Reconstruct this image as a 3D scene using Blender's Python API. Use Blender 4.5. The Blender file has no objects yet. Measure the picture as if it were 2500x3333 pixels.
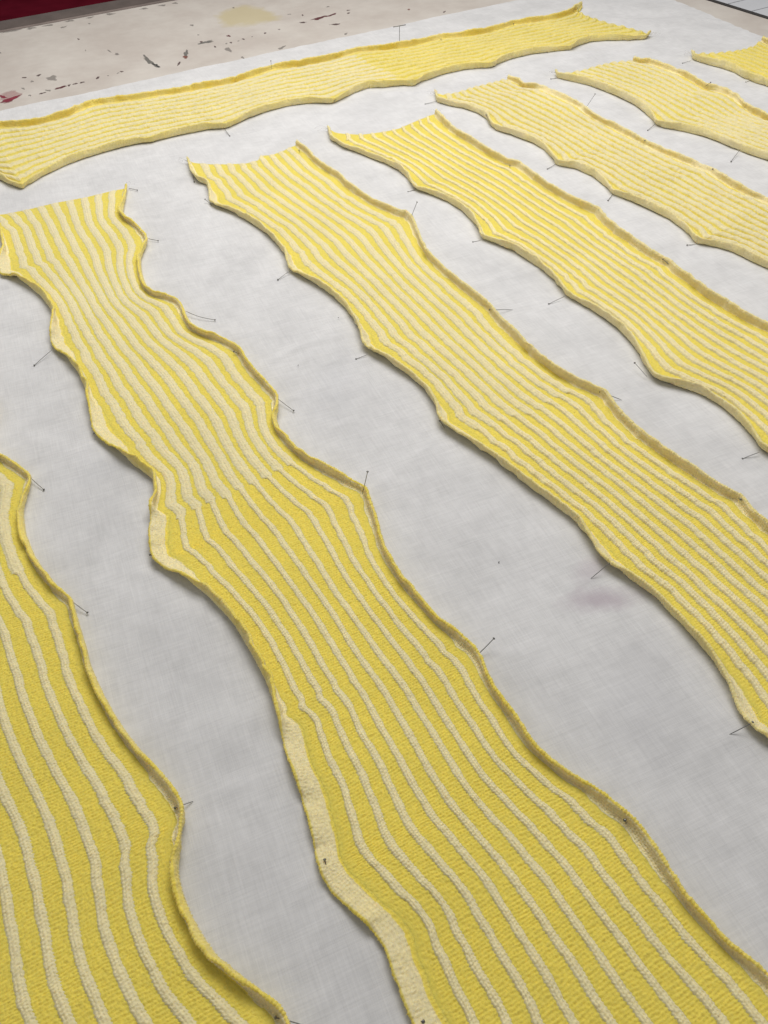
import bpy, math, random
import numpy as np
from mathutils import Matrix, Vector

# ------------------------------------------------------------------ camera, light, exposure
scene = bpy.context.scene
MM = 0.001
CAM_POS = (0.0, 0.0, 450.0)
CAM_ROT = ((0.8662, -0.3773, 0.3277), (-0.4987, -0.6102, 0.6156), (-0.0324, -0.6967, -0.7167))
FPX, CX, CY = 2700.0, 1250.0, 1666.5
cam = bpy.data.cameras.new('camera')
cam_ob = bpy.data.objects.new('camera', cam)
scene.collection.objects.link(cam_ob)
Rm = np.array(CAM_ROT)
right, up, back = Rm[:, 0], -Rm[:, 1], -Rm[:, 2]
cam_ob.matrix_world = Matrix(((right[0], up[0], back[0], CAM_POS[0]*MM),
                              (right[1], up[1], back[1], CAM_POS[1]*MM),
                              (right[2], up[2], back[2], CAM_POS[2]*MM), (0, 0, 0, 1)))
cam.sensor_fit = 'VERTICAL'
cam.sensor_height = 4.8
cam.sensor_width = 3.6
cam.lens = FPX/3333.0*4.8
cam.clip_start = 0.02
cam.clip_end = 50
cam.dof.use_dof = True
cam.dof.focus_distance = 0.66
cam.dof.aperture_fstop = 8.0
scene.camera = cam_ob
scene.render.resolution_x, scene.render.resolution_y = 768, 1024

world = bpy.data.worlds.new('World')
scene.world = world
world.use_nodes = True
world.node_tree.nodes['Background'].inputs[0].default_value = (1.0, 0.99, 0.975, 1)
world.node_tree.nodes['Background'].inputs[1].default_value = 0.215

def area(name, loc, target, sx, sy, watts, col):
    l = bpy.data.lights.new(name, 'AREA')
    l.shape = 'RECTANGLE'; l.size = sx; l.size_y = sy; l.energy = watts; l.color = col
    o = bpy.data.objects.new(name, l); scene.collection.objects.link(o)
    o.location = loc
    o.rotation_euler = (Vector(target)-Vector(loc)).to_track_quat('-Z', 'Y').to_euler()
    return o
area('ceiling_panel_light', (1.15, 1.75, 1.75), (0.5, 0.8, 0), 1.3, 0.6, 7, (1.0, 0.975, 0.95))
area('ceiling_panel_light', (0.58, 1.0, 1.2), (0.42, 0.9, 0), 1.3, 0.7, 12.0, (1.0, 0.975, 0.95))

scene.view_settings.view_transform = 'Standard'
scene.view_settings.look = 'None'
scene.view_settings.exposure = 0.08
scene.view_settings.gamma = 1.0

# ------------------------------------------------------------------ measured data (millimetres on the table)
TR = {
 'H_far': [[1141.9,1301.9],[1119.3,1287.1],[1094,1275],[1058.1,1268.3],[1013.4,1275.2],[981.8,1285.8],[947.8,1279],[911.4,1274.7],[869.8,1282.5],[839.9,1296.9],[803.7,1293.7],[770.9,1291.4],[732.4,1300.8],[691.7,1320.5],[663.4,1315.8],[626.5,1309.6],[583.3,1314],[547.9,1325],[535.7,1324.6],[499.6,1314.6],[464.8,1305.8],[414.1,1311.7],[371.2,1316],[358.5,1321.5],[323.9,1326.3],[284.5,1337],[258.2,1343.1],[237.1,1335.8],[214.6,1322.2],[182.4,1314.1],[150.8,1319.6],[122.1,1336.6]],
 'H_near': [[1128.2,1106],[1110.8,1095.2],[1085.3,1108.1],[1055.3,1130.1],[1029.7,1140.1],[1002.2,1135.8],[978.9,1124.6],[947.3,1137.9],[918.2,1148],[881.4,1147.5],[849.9,1141.1],[830.2,1131.9],[790.7,1150.1],[753.3,1151.7],[710.2,1143.1],[690,1133.6],[675.4,1146.3],[648.2,1155],[628.1,1168.1],[600.9,1161.8],[572.2,1148.1],[555.2,1141.2],[525.4,1164.4],[499.1,1172],[461.8,1171.1],[424.7,1160.5],[402.7,1150.3],[386.8,1145.5],[367.6,1157.8],[351,1159.4],[321.6,1162.3],[294.8,1161.7],[284.2,1159.6],[270.1,1166.5],[251.2,1168.3],[221.5,1165.8],[195.1,1161.5],[164.7,1151.8],[137.4,1139.2],[112.4,1121.1],[99.7,1110],[92.8,1124],[85.5,1143.3],[83.4,1160.9]],
 'H_end': [[1149.3,1309.9],[1146.8,1294],[1121.4,1207.7],[1110.3,1144.9],[1126,1125.7],[1146.4,1125.9]],
 'G_left': [[1113.8,999],[1100.1,982.5],[1101.5,959.5],[1107.6,932.2],[1109.4,906.2],[1102.2,881.2],[1102.2,863.5],[1105,836.2]],
 'G_right': [[1247.9,977.4],[1240.4,961.6]],
 'G_end': [[1113.8,999],[1115.6,988.4],[1146.1,979.7],[1185.6,969.8],[1230.4,968.9],[1257.6,984.4]],
 'F_left': [[889.8,1053.8],[880.5,1039.6],[888.8,1018.1],[900.5,989.7],[904.1,952.7],[904.9,918.9],[903.5,893.1],[896.6,866.7],[887.4,842.8],[874.8,822.3],[878.1,810.4],[892.2,786.5],[902.3,759.1],[905.5,737.9],[905.4,714.2],[908.5,686.4],[913.8,661.9]],
 'F_right': [[1025.4,1028.5],[1022.5,1009.7],[1032.4,1007.8],[1037.1,982.5],[1038.1,944.4],[1029.7,902.7],[1022.9,873.1],[1035.3,858.6],[1032.4,825.5],[1015.2,792.3],[1010.2,775.4],[1007.7,749.4]],
 'F_end': [[892.3,1055.7],[893.6,1046.2],[920.8,1041.5],[953.6,1043],[991.3,1044.2],[1022.6,1034.6],[1035.5,1038.5]],
 'E_left': [[695.8,1088.9],[680.6,1060.6],[688.4,1038.9],[699.7,1020.3],[706.1,994.8],[704.8,970.2],[693.1,943.6],[691.9,930],[700.9,900.2],[707.3,868.2],[706.2,842.2],[695.2,811.2],[689.3,794.5],[702.8,777.2],[706.7,746.7],[701.6,719.4],[692.2,696],[700,672.8],[703.9,642.3],[705.6,614.2],[701.2,588],[691,563.6],[690.3,556.1],[702.2,541.1],[708.9,524.8],[710.4,497.6],[713.2,479]],
 'E_right': [[818.5,1073.8],[819.9,1052.4],[816.7,1025.3],[837.6,1014],[838,987.4],[837.2,954.8],[836.2,918.1],[828,903.1],[824.8,875.1],[824,836.8],[823.4,804.6],[822.9,782.3],[822.3,752],[826.3,715.6],[833.7,676.5],[824.8,649.1],[821.9,621.1],[822.8,601],[827.4,585.1]],
 'E_end': [[695.8,1088.9],[700,1069.1],[732,1074.7],[764.7,1080.5],[795.4,1082.4],[827.8,1085.9]],
 'D_left': [[503.4,1058.8],[490.4,1026.8],[492.2,993.6],[503.6,963.6],[509.8,937.8],[514.2,922.2],[518.4,894.5],[516,868],[507.4,842.8],[507,834.1],[516.1,814.5],[522.3,788.5],[524.4,762.3],[519.6,731.4],[511.2,707.6],[503.7,693.5],[510,677],[518.4,650.2],[518.5,638],[519.7,611.3],[517.4,585],[511.8,564.6],[507.5,551.8],[508.8,540.8],[512.7,520.8],[513.8,498.3],[513.1,477.6],[508.1,456],[500.4,434.9],[488.9,413.1],[485.4,403.3],[488,394.6],[498.4,380.2],[505.9,363.2],[508.6,344.6],[506.3,324.4],[501,306.9],[493.2,290],[494.8,279.9]],
 'D_right': [[656.2,1020.4],[643.9,976.5],[639.8,936.2],[640.4,899.2],[638.9,860.6],[641.5,829.3],[649.4,815.8],[643.5,779.7],[640.2,743.8],[641.1,710.3],[643.7,680.4],[647.9,665.3],[639.1,643.1],[634.1,614.4],[633.3,584.2],[631.6,564.6],[634.3,536.7],[628.8,520.9],[626.3,495.7],[622,472.7],[623,449.6],[622.5,425.9],[626.9,402.3]],
 'D_end': [[503.4,1058.8],[496.1,1027.6],[514.5,1022.4],[535.3,1014.6],[566.1,1012.4],[595.1,1011.7],[626.2,1019.9],[648.4,1024.9],[663.6,1031.9]],
 'C_left': [[303.9,1069.8],[293.9,1030.5],[292.8,1007.2],[300.1,994.3],[294.9,970.8],[283.8,941.1],[285.7,927.5],[296.7,903.9],[304.7,874.5],[309,844.9],[310,815.3],[307.7,789],[306.4,777.4],[299.6,758.3],[296.3,744.4],[301.1,726.2],[308.1,702.5],[312,678.8],[312.7,650.1],[308.6,623.4],[301,597.8],[295,583.6],[294.7,570.6],[301.4,552.5],[305.2,534.1],[308.7,515.5],[308.5,491.9],[304.2,471.8],[296.7,454.6],[294.3,445.4],[297.6,431.1],[302.4,411.1],[307,391.7],[310,370.8],[312.1,349.6],[314.9,333],[317.5,315.4],[319.4,300.2],[315.5,285],[311.1,269.5],[310,258.3],[312.6,249.2],[316.8,235],[319.2,219.4],[318.8,201.4],[317.2,184.9],[316.9,170.3],[312.9,156.5],[307.8,141.9],[303,131.7],[299.5,121.9],[298.9,113.3],[301.7,103.8]],
 'C_right': [[446.8,1035.2],[447.3,1005.1],[442.8,969.2],[444,939.2],[446.7,913.2],[443.1,888.2],[445.1,856.7],[447,832],[451.3,812.7],[456.7,795.2],[464.1,776.5],[462.6,764],[454.5,743.2],[443.5,715.7],[434.8,685.3],[432.7,654.8],[431.5,622.7],[431.6,593.8],[431.7,570.1],[427.8,549.2],[425,523],[421.7,500.5],[420.9,475.2],[421.8,449.8],[426.9,430.6],[433.5,410.9],[436.1,403.5],[429.4,385.4],[426.9,365.5],[425.7,342.2],[426.4,321.9],[429.2,299.6],[431.8,278],[435.1,262.7],[438.7,254.7],[436.6,246],[433,238.2],[432.4,224.9]],
 'C_end': [[303.9,1069.8],[305.2,1056.1],[316.5,1044.2],[338.7,1035.8],[366.6,1025.3],[386.6,1026.3],[395.1,1037.9],[408.8,1031.2],[431,1035.6],[451.3,1047.3]],
 'B_left': [[30.4,908.5],[41.7,892.7],[51,869.9],[57.9,838.4],[60,808.5],[57.6,785.1],[50.9,767.7],[44.8,748.3],[44.7,734.8],[51.1,713],[54.5,685.3],[53.1,657.5],[49.2,632.7],[45.5,612.6],[42.4,598.2],[42.4,587.7],[47.6,568.8],[54.8,547.6],[61.7,527],[66.9,511.1],[62.5,495.4],[55.1,482.1],[44.4,456],[39.2,437.8],[38,426.8],[43.3,414.7],[51.7,399.6],[59.1,382.9],[63.4,363.8],[66.3,346.1],[67,328.1],[67,309.3],[66.4,293.5],[64.6,279],[60.9,262.5],[57.5,250.2],[54.7,238],[54.8,233.4],[52.7,218.2],[50.1,203.9],[47.1,190.5],[43.1,176.9],[41.9,169.2],[42.4,160.7],[46.4,147.6],[51.2,134.3],[53.4,121.8],[50.6,110.1],[49.9,102.3],[48.8,96.1],[48.1,88.6]],
 'B_right': [[214.1,1037.5],[201.1,1005.9],[187.9,974.8],[187.3,957.7],[191.2,931.2],[193,903.6],[190.8,889],[182.4,875.8],[170.5,855.8],[162,826.3],[157,796.2],[159.7,778.3],[168.5,764.7],[175.3,752.5],[176.4,738.9],[172.4,721.4],[170.9,698.2],[176.7,682.6],[186.3,664.9],[193,647],[195,632.3],[193,614.2],[193.4,588.9],[195.1,567.7],[195.6,551.8],[190.2,540.1],[181.4,527.2],[178,511.4],[178.6,490.3],[182.3,468],[190.3,446.9],[197.7,429.7],[204.1,415.1],[204.6,408.7],[200.1,395.3],[197.6,383.8],[192.8,370.1],[187.5,354.5],[185.1,340.4],[183.7,318.9],[184.7,299.2],[185.9,277.9],[190.4,259.8],[193,247.6],[192.5,236.5],[188.9,227.6],[186.7,213.2],[186.4,198.4],[184.9,184.7],[184.3,172.7],[186.9,160.9],[190,148],[194.9,137.7],[198.8,126.6],[201.1,116],[203.4,105.6],[203.5,96.7],[201.9,86.1],[199.7,73.6],[199.4,61.8],[200.2,48.4],[202,35],[204.2,25.3],[206.3,18.8]],
 'B_end': [[61,1054.2],[86.9,1047.6],[114.5,1047.2],[143.5,1049.9],[171.4,1046.3],[192.2,1047.6],[207.5,1049.1],[216.5,1049.3]],
 'A_right': [[-31.5,604.9],[-23.9,588.6],[-18,573.6],[-15.7,564.1],[-19,553.7],[-26.9,538.9],[-31.7,525.6],[-34.7,504.9],[-34.5,480.5],[-31.6,458.2],[-26.9,438],[-21,423.6],[-22.1,413.7],[-23.1,398.4],[-24.3,377.3],[-25.8,361.4],[-24.9,338.9],[-22.8,316.8],[-19.1,296.5],[-14.6,279.9],[-11.6,270.1],[-8.2,258.2],[-6.5,247.5],[-6.2,241],[-9.5,233.7],[-14.3,224.5],[-19.8,214.8],[-22.9,208.1],[-24.1,197.9],[-24.1,185.9],[-22.6,173.5],[-20.2,160.9],[-13.5,147.4],[-7.1,134.2],[-2.4,125.8],[-0.2,118.9],[-0.7,114.1]],
}
PINS = [
 ('H','far',[532.3,1303.7,22],[538.1,1317.6,4]),
 ('H','far',[969.1,1268.6,9],[976.4,1275.7,3]),
 ('H','far',[826.6,1275.5,8],[832,1280.9,3]),
 ('H','far',[1111.6,1272.9,9],[1121,1280.6,3]),
 ('H','near',[384.1,1120.7,1.5],[386.5,1148.5,3]),
 ('H','near',[577.4,1155.2,6],[555.7,1141.7,4]),
 ('H','near',[93.2,1127.7,5],[95.3,1126.6,2.5]),
 ('B','right',[222.1,1027.2,3],[213.9,1039.3,2]),
 ('B','right',[201,888.2,3],[190.9,898.7,3]),
 ('B','right',[195,701.9,2.5],[174.7,729.5,4]),
 ('B','right',[187.9,635.1,6],[196.3,628.2,1.5]),
 ('B','right',[199.7,532.1,2],[193.7,551.8,4]),
 ('B','right',[205.4,409.2,24],[198.7,407.4,5]),
 ('B','right',[205.2,243.4,9],[192.2,242.2,4]),
 ('B','right',[197,109.6,8],[199.1,108.8,4]),
 ('B','left',[22.6,723.4,1.5],[43.1,734.6,4]),
 ('B','left',[42.1,589.6,5.5],[48.9,586.4,4]),
 ('B','left',[38.2,433.5,5.5],[43.8,423.4,4.2]),
 ('B','left',[47.5,174.6,6],[45.9,169,4.3]),
 ('B','left',[53,84,6.5],[51.9,86.4,4]),
 ('C','left',[290.6,1011,2],[295.5,1026.7,3]),
 ('C','left',[281.7,948.8,5],[285.5,937.5,3]),
 ('C','left',[280,738.3,1.5],[297.3,743,4]),
 ('C','left',[281.5,569.8,1.8],[292.5,568.6,4]),
 ('C','left',[295.7,449.5,5.5],[296.1,442.2,4.2]),
 ('C','left',[312.4,255.5,7],[295.4,254.7,1]),
 ('C','left',[301.2,116.8,7],[287.7,119.8,1]),
 ('C','right',[437.1,1010.6,6],[439.7,1012.4,3]),
 ('C','right',[446.8,894.2,5],[449.5,902.5,3]),
 ('C','right',[468.3,766.7,24],[459.3,767.7,5]),
 ('C','right',[426.3,564.2,6.5],[450.9,559.2,1.5]),
 ('C','right',[431.9,408,6.5],[445.6,394.5,1.5]),
 ('C','right',[433.3,252.2,8],[437,252,4]),
 ('D','left',[499,837.7,1.5],[509.1,837.5,3]),
 ('D','left',[494.6,692.6,1.5],[503.9,691.1,3]),
 ('D','left',[486.8,548.5,1.5],[505.5,547.2,4]),
 ('D','left',[485.4,424.4,6],[482.6,404.7,4]),
 ('D','left',[475.7,287.8,1.2],[490.2,284.8,3]),
 ('D','right',[655,1014.3,6],[658,1015.9,3]),
 ('D','right',[632.9,816,8],[636.5,819.1,4]),
 ('D','right',[643.5,660.8,10],[643.7,662.1,4.5]),
 ('D','right',[629.3,543.5,8],[631.6,531.2,6]),
 ('E','left',[664.2,1063.9,2.5],[683,1059.9,3]),
 ('E','left',[703.3,968,7],[692.3,941.8,5.5]),
 ('E','left',[675.5,794.7,1.5],[690.7,796.4,3]),
 ('E','left',[681,687.6,1.5],[693.7,693.9,3]),
 ('E','left',[681.5,560.7,2],[692.6,555.3,3]),
 ('E','right',[819.4,1050.5,6],[823.2,1051.7,3]),
 ('E','right',[849.1,915.8,20],[834.5,914.6,5]),
 ('E','right',[819.4,780,8],[825,783.8,4]),
 ('E','right',[828,671.2,8],[834,674.3,4]),
 ('F','left',[873.2,1041.9,1.5],[882.7,1039.2,3]),
 ('F','left',[858.3,815.3,1.5],[876.7,821.6,3]),
 ('F','left',[875.6,685.3,1.5],[906.1,700,4]),
 ('F','right',[1026.2,1025.3,7],[1030.9,1027.3,3]),
 ('F','right',[1017.4,865.7,16],[1021.7,878.9,5]),
 ('G','left',[1078.2,979.5,1.5],[1091.9,975.4,3]),
 ('G','left',[1094.1,867.6,1.5],[1105.8,869,3]),
 ('A','right',[-11.4,548.6,2],[-17.5,565.9,4]),
 ('A','right',[-15.8,408.8,3],[-22.7,422.5,5]),
 ('A','right',[-11.8,243.6,4.6],[-1.5,244.3,3.0]),
 ('A','right',[-6.1,120.9,5],[3.5,112.6,2]),
 ('X','edge',[767.7,1309.9,30],[775.9,1324.7,1]),
]
MARKS = [
 ('red',[158,1449],[18.4,3.8],[-1.3,-10.6]),
 ('pink',[162,1470],[21.2,2.4],[-2.3,-16.7]),
 ('red',[151,1468],[5.2,-7.8],[-1.5,-5.4]),
 ('dark',[200,1536],[3.2,-2.3],[-0.9,-4]),
 ('dark',[222,1533],[4.7,0.1],[-0.7,-4.1]),
 ('grey',[206,1510],[2.3,-1.6],[-1.2,-5.2]),
 ('grey',[186,1487],[2.3,-3.5],[-1.4,-4.8]),
 ('grey',[237,1506],[10,-0.9],[-2.4,-12.4]),
 ('dark',[207,1447],[5.7,0.6],[-0.6,-3.7]),
 ('grey',[218,1454],[3.7,-2.6],[-1.2,-4.9]),
 ('darkred',[238,1455],[9.5,1],[-1,-5.9]),
 ('dark',[251,1457],[2.8,-0.3],[-0.8,-3.8]),
 ('dark',[261,1458],[4,0],[-0.8,-3.8]),
 ('dark',[272,1458],[3.9,0.4],[-0.9,-4.7]),
 ('dark',[299,1464],[4.4,1.3],[-0.8,-4.3]),
 ('dark',[340,1469],[2.9,-0.3],[-1,-4]),
 ('grey',[316,1464],[1.7,-0.2],[-0.5,-2.2]),
 ('grey',[333,1466],[2.8,0.4],[-0.6,-2.6]),
 ('dark',[328,1681],[2.2,-1.6],[-1,-3.7]),
 ('grey',[321,1611],[0.9,-0.7],[-1.2,-4.4]),
 ('grey',[323,1768],[7.7,3.1],[-0.8,-4.6]),
 ('grey',[354,1584],[1.7,-8.7],[-1.7,-3.6]),
 ('grey',[360,1559],[2.3,-8],[-2.5,-5.7]),
 ('smear',[394,1492],[0.1,-30],[-5.5,-7.9]),
 ('grey',[370,1760],[3,-0.1],[-0.9,-4]),
 ('grey',[188,1449],[2.7,-0.3],[-0.7,-4.1]),
 ('dark',[194,1688],[1.1,-0.8],[-0.5,-2.6]),
 ('grey',[239,1803],[18,-0.5],[-1,-5.8]),
 ('grey',[272,1799],[9.4,-2.7],[-1.4,-7]),
 ('grey',[303,1797],[10,-0.3],[-1.3,-6.5]),
 ('grey',[344,1799],[8.3,-1.3],[-1.6,-7.1]),
 ('grey',[382,1797],[7.5,-1.2],[-1.3,-5.4]),
 ('grey',[420,1795],[9.3,-1.4],[-1.7,-6.6]),
 ('grey',[485,1790],[9,-0.3],[-1.5,-5.5]),
 ('black',[397,1465],[2.3,-11.9],[-3,-5.7]),
 ('dark',[431,1451],[0.6,-3.2],[-5.1,-9.1]),
 ('rust',[451,1474],[3.1,-2.2],[-3.3,-8.9]),
 ('smear',[458,1491],[3.4,-2.4],[-6.7,-17.9]),
 ('smear',[510,1527],[11.4,-0.9],[-2.9,-8.7]),
 ('dark',[502,1534],[3.5,0.6],[-1.3,-4.4]),
 ('darkred',[554,1536],[3.6,-1.3],[-1.9,-4.9]),
 ('dark',[568,1504],[2.4,-1.7],[-1.6,-3.8]),
 ('dark',[543,1499],[2.2,-1.6],[-1.5,-3.7]),
 ('grey',[535,1500],[2.3,-0.2],[-1.3,-3.8]),
 ('dark',[512,1495],[1.7,-3.1],[-1.6,-3.5]),
 ('grey',[525,1468],[2.1,-15.1],[-4,-6.6]),
 ('grey',[586,1507],[1.9,-1.4],[-1.2,-2.8]),
 ('dark',[613,1512],[3.3,0.5],[-1.4,-3.9]),
 ('dark',[642,1516],[1.6,-1.2],[-1.3,-2.9]),
 ('grey',[603,1422],[8.1,4],[-2.1,-7]),
 ('grey',[529,1415],[1.7,-6.9],[-1.9,-3.3]),
 ('grey',[523,1634],[4,-1.5],[-1.9,-5.3]),
 ('grey',[512,1574],[1.4,-1],[-1.5,-4]),
 ('grey',[627,1689],[2.3,-1.7],[-1.9,-4.5]),
 ('grey',[557,1500],[1.6,-1.2],[-1.2,-2.8]),
 ('dark',[713,1567],[1.7,-1.2],[-2,-4.1]),
 ('dark',[694,1527],[7.6,-3.3],[-1.6,-3.5]),
 ('grey',[696,1587],[3.1,-2.3],[-1.2,-2.6]),
 ('grey',[520,1789],[7.9,-1.2],[-2.2,-7.3]),
 ('grey',[546,1788],[7.1,-1.1],[-1.8,-5.5]),
 ('darkred',[731,1533],[18.4,0.4],[-3.1,-7.1]),
 ('darkred',[757,1536],[11.5,2.3],[-2.4,-5.7]),
 ('dark',[736,1482],[9.4,-1.8],[-2.2,-4.8]),
 ('dark',[795,1543],[2.7,-2],[-1.9,-3.6]),
 ('dark',[787,1527],[4.4,1.5],[-1.5,-3.6]),
 ('rust',[887,1479],[2.5,-1.9],[-2.1,-3.4]),
 ('dark',[932,1428],[4.5,2.5],[-1.7,-3.9]),
 ('grey',[775,1586],[3.1,-2.4],[-1.9,-3.7]),
 ('grey',[726,1423],[4.8,0.6],[-1.9,-4.5]),
]
rng = np.random.default_rng(7)
random.seed(7)

def project(p):
    c = (np.asarray(p, float)-np.array(CAM_POS)) @ Rm
    return np.stack([CX+FPX*c[..., 0]/c[..., 2], CY+FPX*c[..., 1]/c[..., 2]], -1), c[..., 2]

# ------------------------------------------------------------------ helpers
def smoothstep(x):
    x = np.clip(x, 0, 1); return x*x*(3-2*x)

def noise1(x, seed, scale):
    r = np.random.default_rng(seed).uniform(-1, 1, 4096)
    t = np.asarray(x)/scale+1000
    i = np.floor(t).astype(int); f = t-i; f = f*f*(3-2*f)
    return r[i % 4096]*(1-f)+r[(i+1) % 4096]*f

def noise2(x, y, seed, scale):
    r = np.random.default_rng(seed).uniform(-1, 1, (256, 256))
    tx, ty = np.asarray(x)/scale+500, np.asarray(y)/scale+500
    i, j = np.floor(tx).astype(int), np.floor(ty).astype(int)
    fx, fy = tx-i, ty-j; fx = fx*fx*(3-2*fx); fy = fy*fy*(3-2*fy)
    g = lambda a, b: r[a % 256, b % 256]
    return (g(i, j)*(1-fx)+g(i+1, j)*fx)*(1-fy)+(g(i, j+1)*(1-fx)+g(i+1, j+1)*fx)*fy

def gsmooth(y, sigma):
    n = int(sigma*3)+1
    k = np.exp(-0.5*(np.arange(-n, n+1)/sigma)**2); k /= k.sum()
    return np.convolve(np.pad(y, n, mode='edge'), k, 'valid')

def link(o, parent=None):
    scene.collection.objects.link(o)
    if parent is not None: o.parent = parent
    return o

def grid_mesh(name, V, mat, parent=None, tint=None, uv=None, flip=False, closed_v=False, caps=False):
    """V: (rows, cols, 3) in mm -> one smooth mesh object"""
    nr, nc = V.shape[:2]
    idx = np.arange(nr*nc).reshape(nr, nc)
    if closed_v: idx = np.concatenate([idx, idx[:, :1]], 1)
    a, b, c, d = idx[:-1, :-1], idx[:-1, 1:], idx[1:, 1:], idx[1:, :-1]
    q = np.stack([a, d, c, b] if flip else [a, b, c, d], -1).reshape(-1, 4)
    me = bpy.data.meshes.new(name)
    loops = q.reshape(-1).astype(np.int32)
    starts = np.arange(0, len(loops), 4, dtype=np.int32)
    totals = np.full(len(q), 4, np.int32)
    if caps:
        for row, rev in ((0, not flip), (nr-1, flip)):
            ring = idx[row, :nc].copy()
            if rev: ring = ring[::-1]
            starts = np.append(starts, np.int32(len(loops))); totals = np.append(totals, np.int32(nc))
            loops = np.concatenate([loops, ring.astype(np.int32)])
    me.vertices.add(nr*nc)
    me.vertices.foreach_set('co', (V.reshape(-1, 3)*MM).astype(np.float32).ravel())
    me.loops.add(len(loops)); me.loops.foreach_set('vertex_index', loops)
    me.polygons.add(len(starts)); me.polygons.foreach_set('loop_start', starts)
    me.polygons.foreach_set('loop_total', totals.astype(np.int32))
    me.polygons.foreach_set('use_smooth', np.ones(len(starts), bool))
    me.update(calc_edges=True)
    if uv is not None:
        layer = me.uv_layers.new(name='UVMap')
        layer.data.foreach_set('uv', uv.reshape(-1, 2)[loops].astype(np.float32).ravel())
    if tint is not None:
        at = me.attributes.new('tint', 'FLOAT', 'POINT')
        at.data.foreach_set('value', np.broadcast_to(tint, (nr, nc)).astype(np.float32).ravel())
    me.materials.append(mat)
    return link(bpy.data.objects.new(name, me), parent)

def poly_mesh(name, verts, faces, mat, parent=None, smooth=False):
    me = bpy.data.meshes.new(name)
    me.from_pydata([tuple(v) for v in (np.asarray(verts, float)*MM)], [], faces)
    if smooth: me.polygons.foreach_set('use_smooth', [True]*len(me.polygons))
    me.materials.append(mat); me.update()
    return link(bpy.data.objects.new(name, me), parent)

def tube(name, pts, rad, mat, parent=None, seg=7):
    pts = np.asarray(pts, float); n = len(pts)
    t = np.gradient(pts, axis=0); t /= np.linalg.norm(t, axis=1)[:, None]+1e-9
    ref = np.array([0.31, 0.17, 0.93]); s = np.cross(t, ref); s /= np.linalg.norm(s, axis=1)[:, None]+1e-9
    b = np.cross(t, s); rad = np.broadcast_to(np.asarray(rad, float), (n,))
    ang = np.arange(seg)*2*math.pi/seg
    V = pts[:, None]+rad[:, None, None]*(np.cos(ang)[None, :, None]*s[:, None]+np.sin(ang)[None, :, None]*b[:, None])
    return grid_mesh(name, V, mat, parent, closed_v=True, caps=True)

def tag(o, label=None, cat=None, group=None, kind=None):
    if label: o['label'] = label
    if cat: o['category'] = cat
    if group: o['group'] = group
    if kind: o['kind'] = kind
    return o

def empty(name, loc=(0, 0, 0)):
    o = bpy.data.objects.new(name, None); o.empty_display_size = 0.02
    return link(o)

# ------------------------------------------------------------------ materials
def nodes_of(name):
    m = bpy.data.materials.new(name); m.use_nodes = True
    nt = m.node_tree
    return m, nt, nt.nodes['Principled BSDF']
def N(nt, typ, **kw):
    n = nt.nodes.new(typ)
    for k, v in kw.items():
        if k.startswith('i_'): n.inputs[k[2:].replace('_', ' ')].default_value = v
        else: setattr(n, k, v)
    return n
def mathn(nt, op, a, b=None, c=None):
    n = nt.nodes.new('ShaderNodeMath'); n.operation = op
    for i, v in enumerate((a, b, c)):
        if v is None: continue
        if isinstance(v, (int, float)): n.inputs[i].default_value = v
        else: nt.links.new(v, n.inputs[i])
    return n.outputs[0]
def mixc(nt, fac, a, b, mode='MIX'):
    n = nt.nodes.new('ShaderNodeMix'); n.data_type = 'RGBA'; n.blend_type = mode
    for sock, v in ((n.inputs[0], fac), (n.inputs[6], a), (n.inputs[7], b)):
        if isinstance(v, (int, float)): sock.default_value = v
        elif isinstance(v, tuple): sock.default_value = v if len(v) == 4 else v+(1,)
        else: nt.links.new(v, sock)
    return n.outputs[2]
def ramp(nt, fac, stops):
    n = nt.nodes.new('ShaderNodeValToRGB')
    while len(n.color_ramp.elements) < len(stops): n.color_ramp.elements.new(0.5)
    for e, (p, c) in zip(n.color_ramp.elements, stops):
        e.position = p; e.color = (c, c, c, 1) if isinstance(c, (int, float)) else c+(1,)
    nt.links.new(fac, n.inputs[0]); return n.outputs[0]

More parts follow.
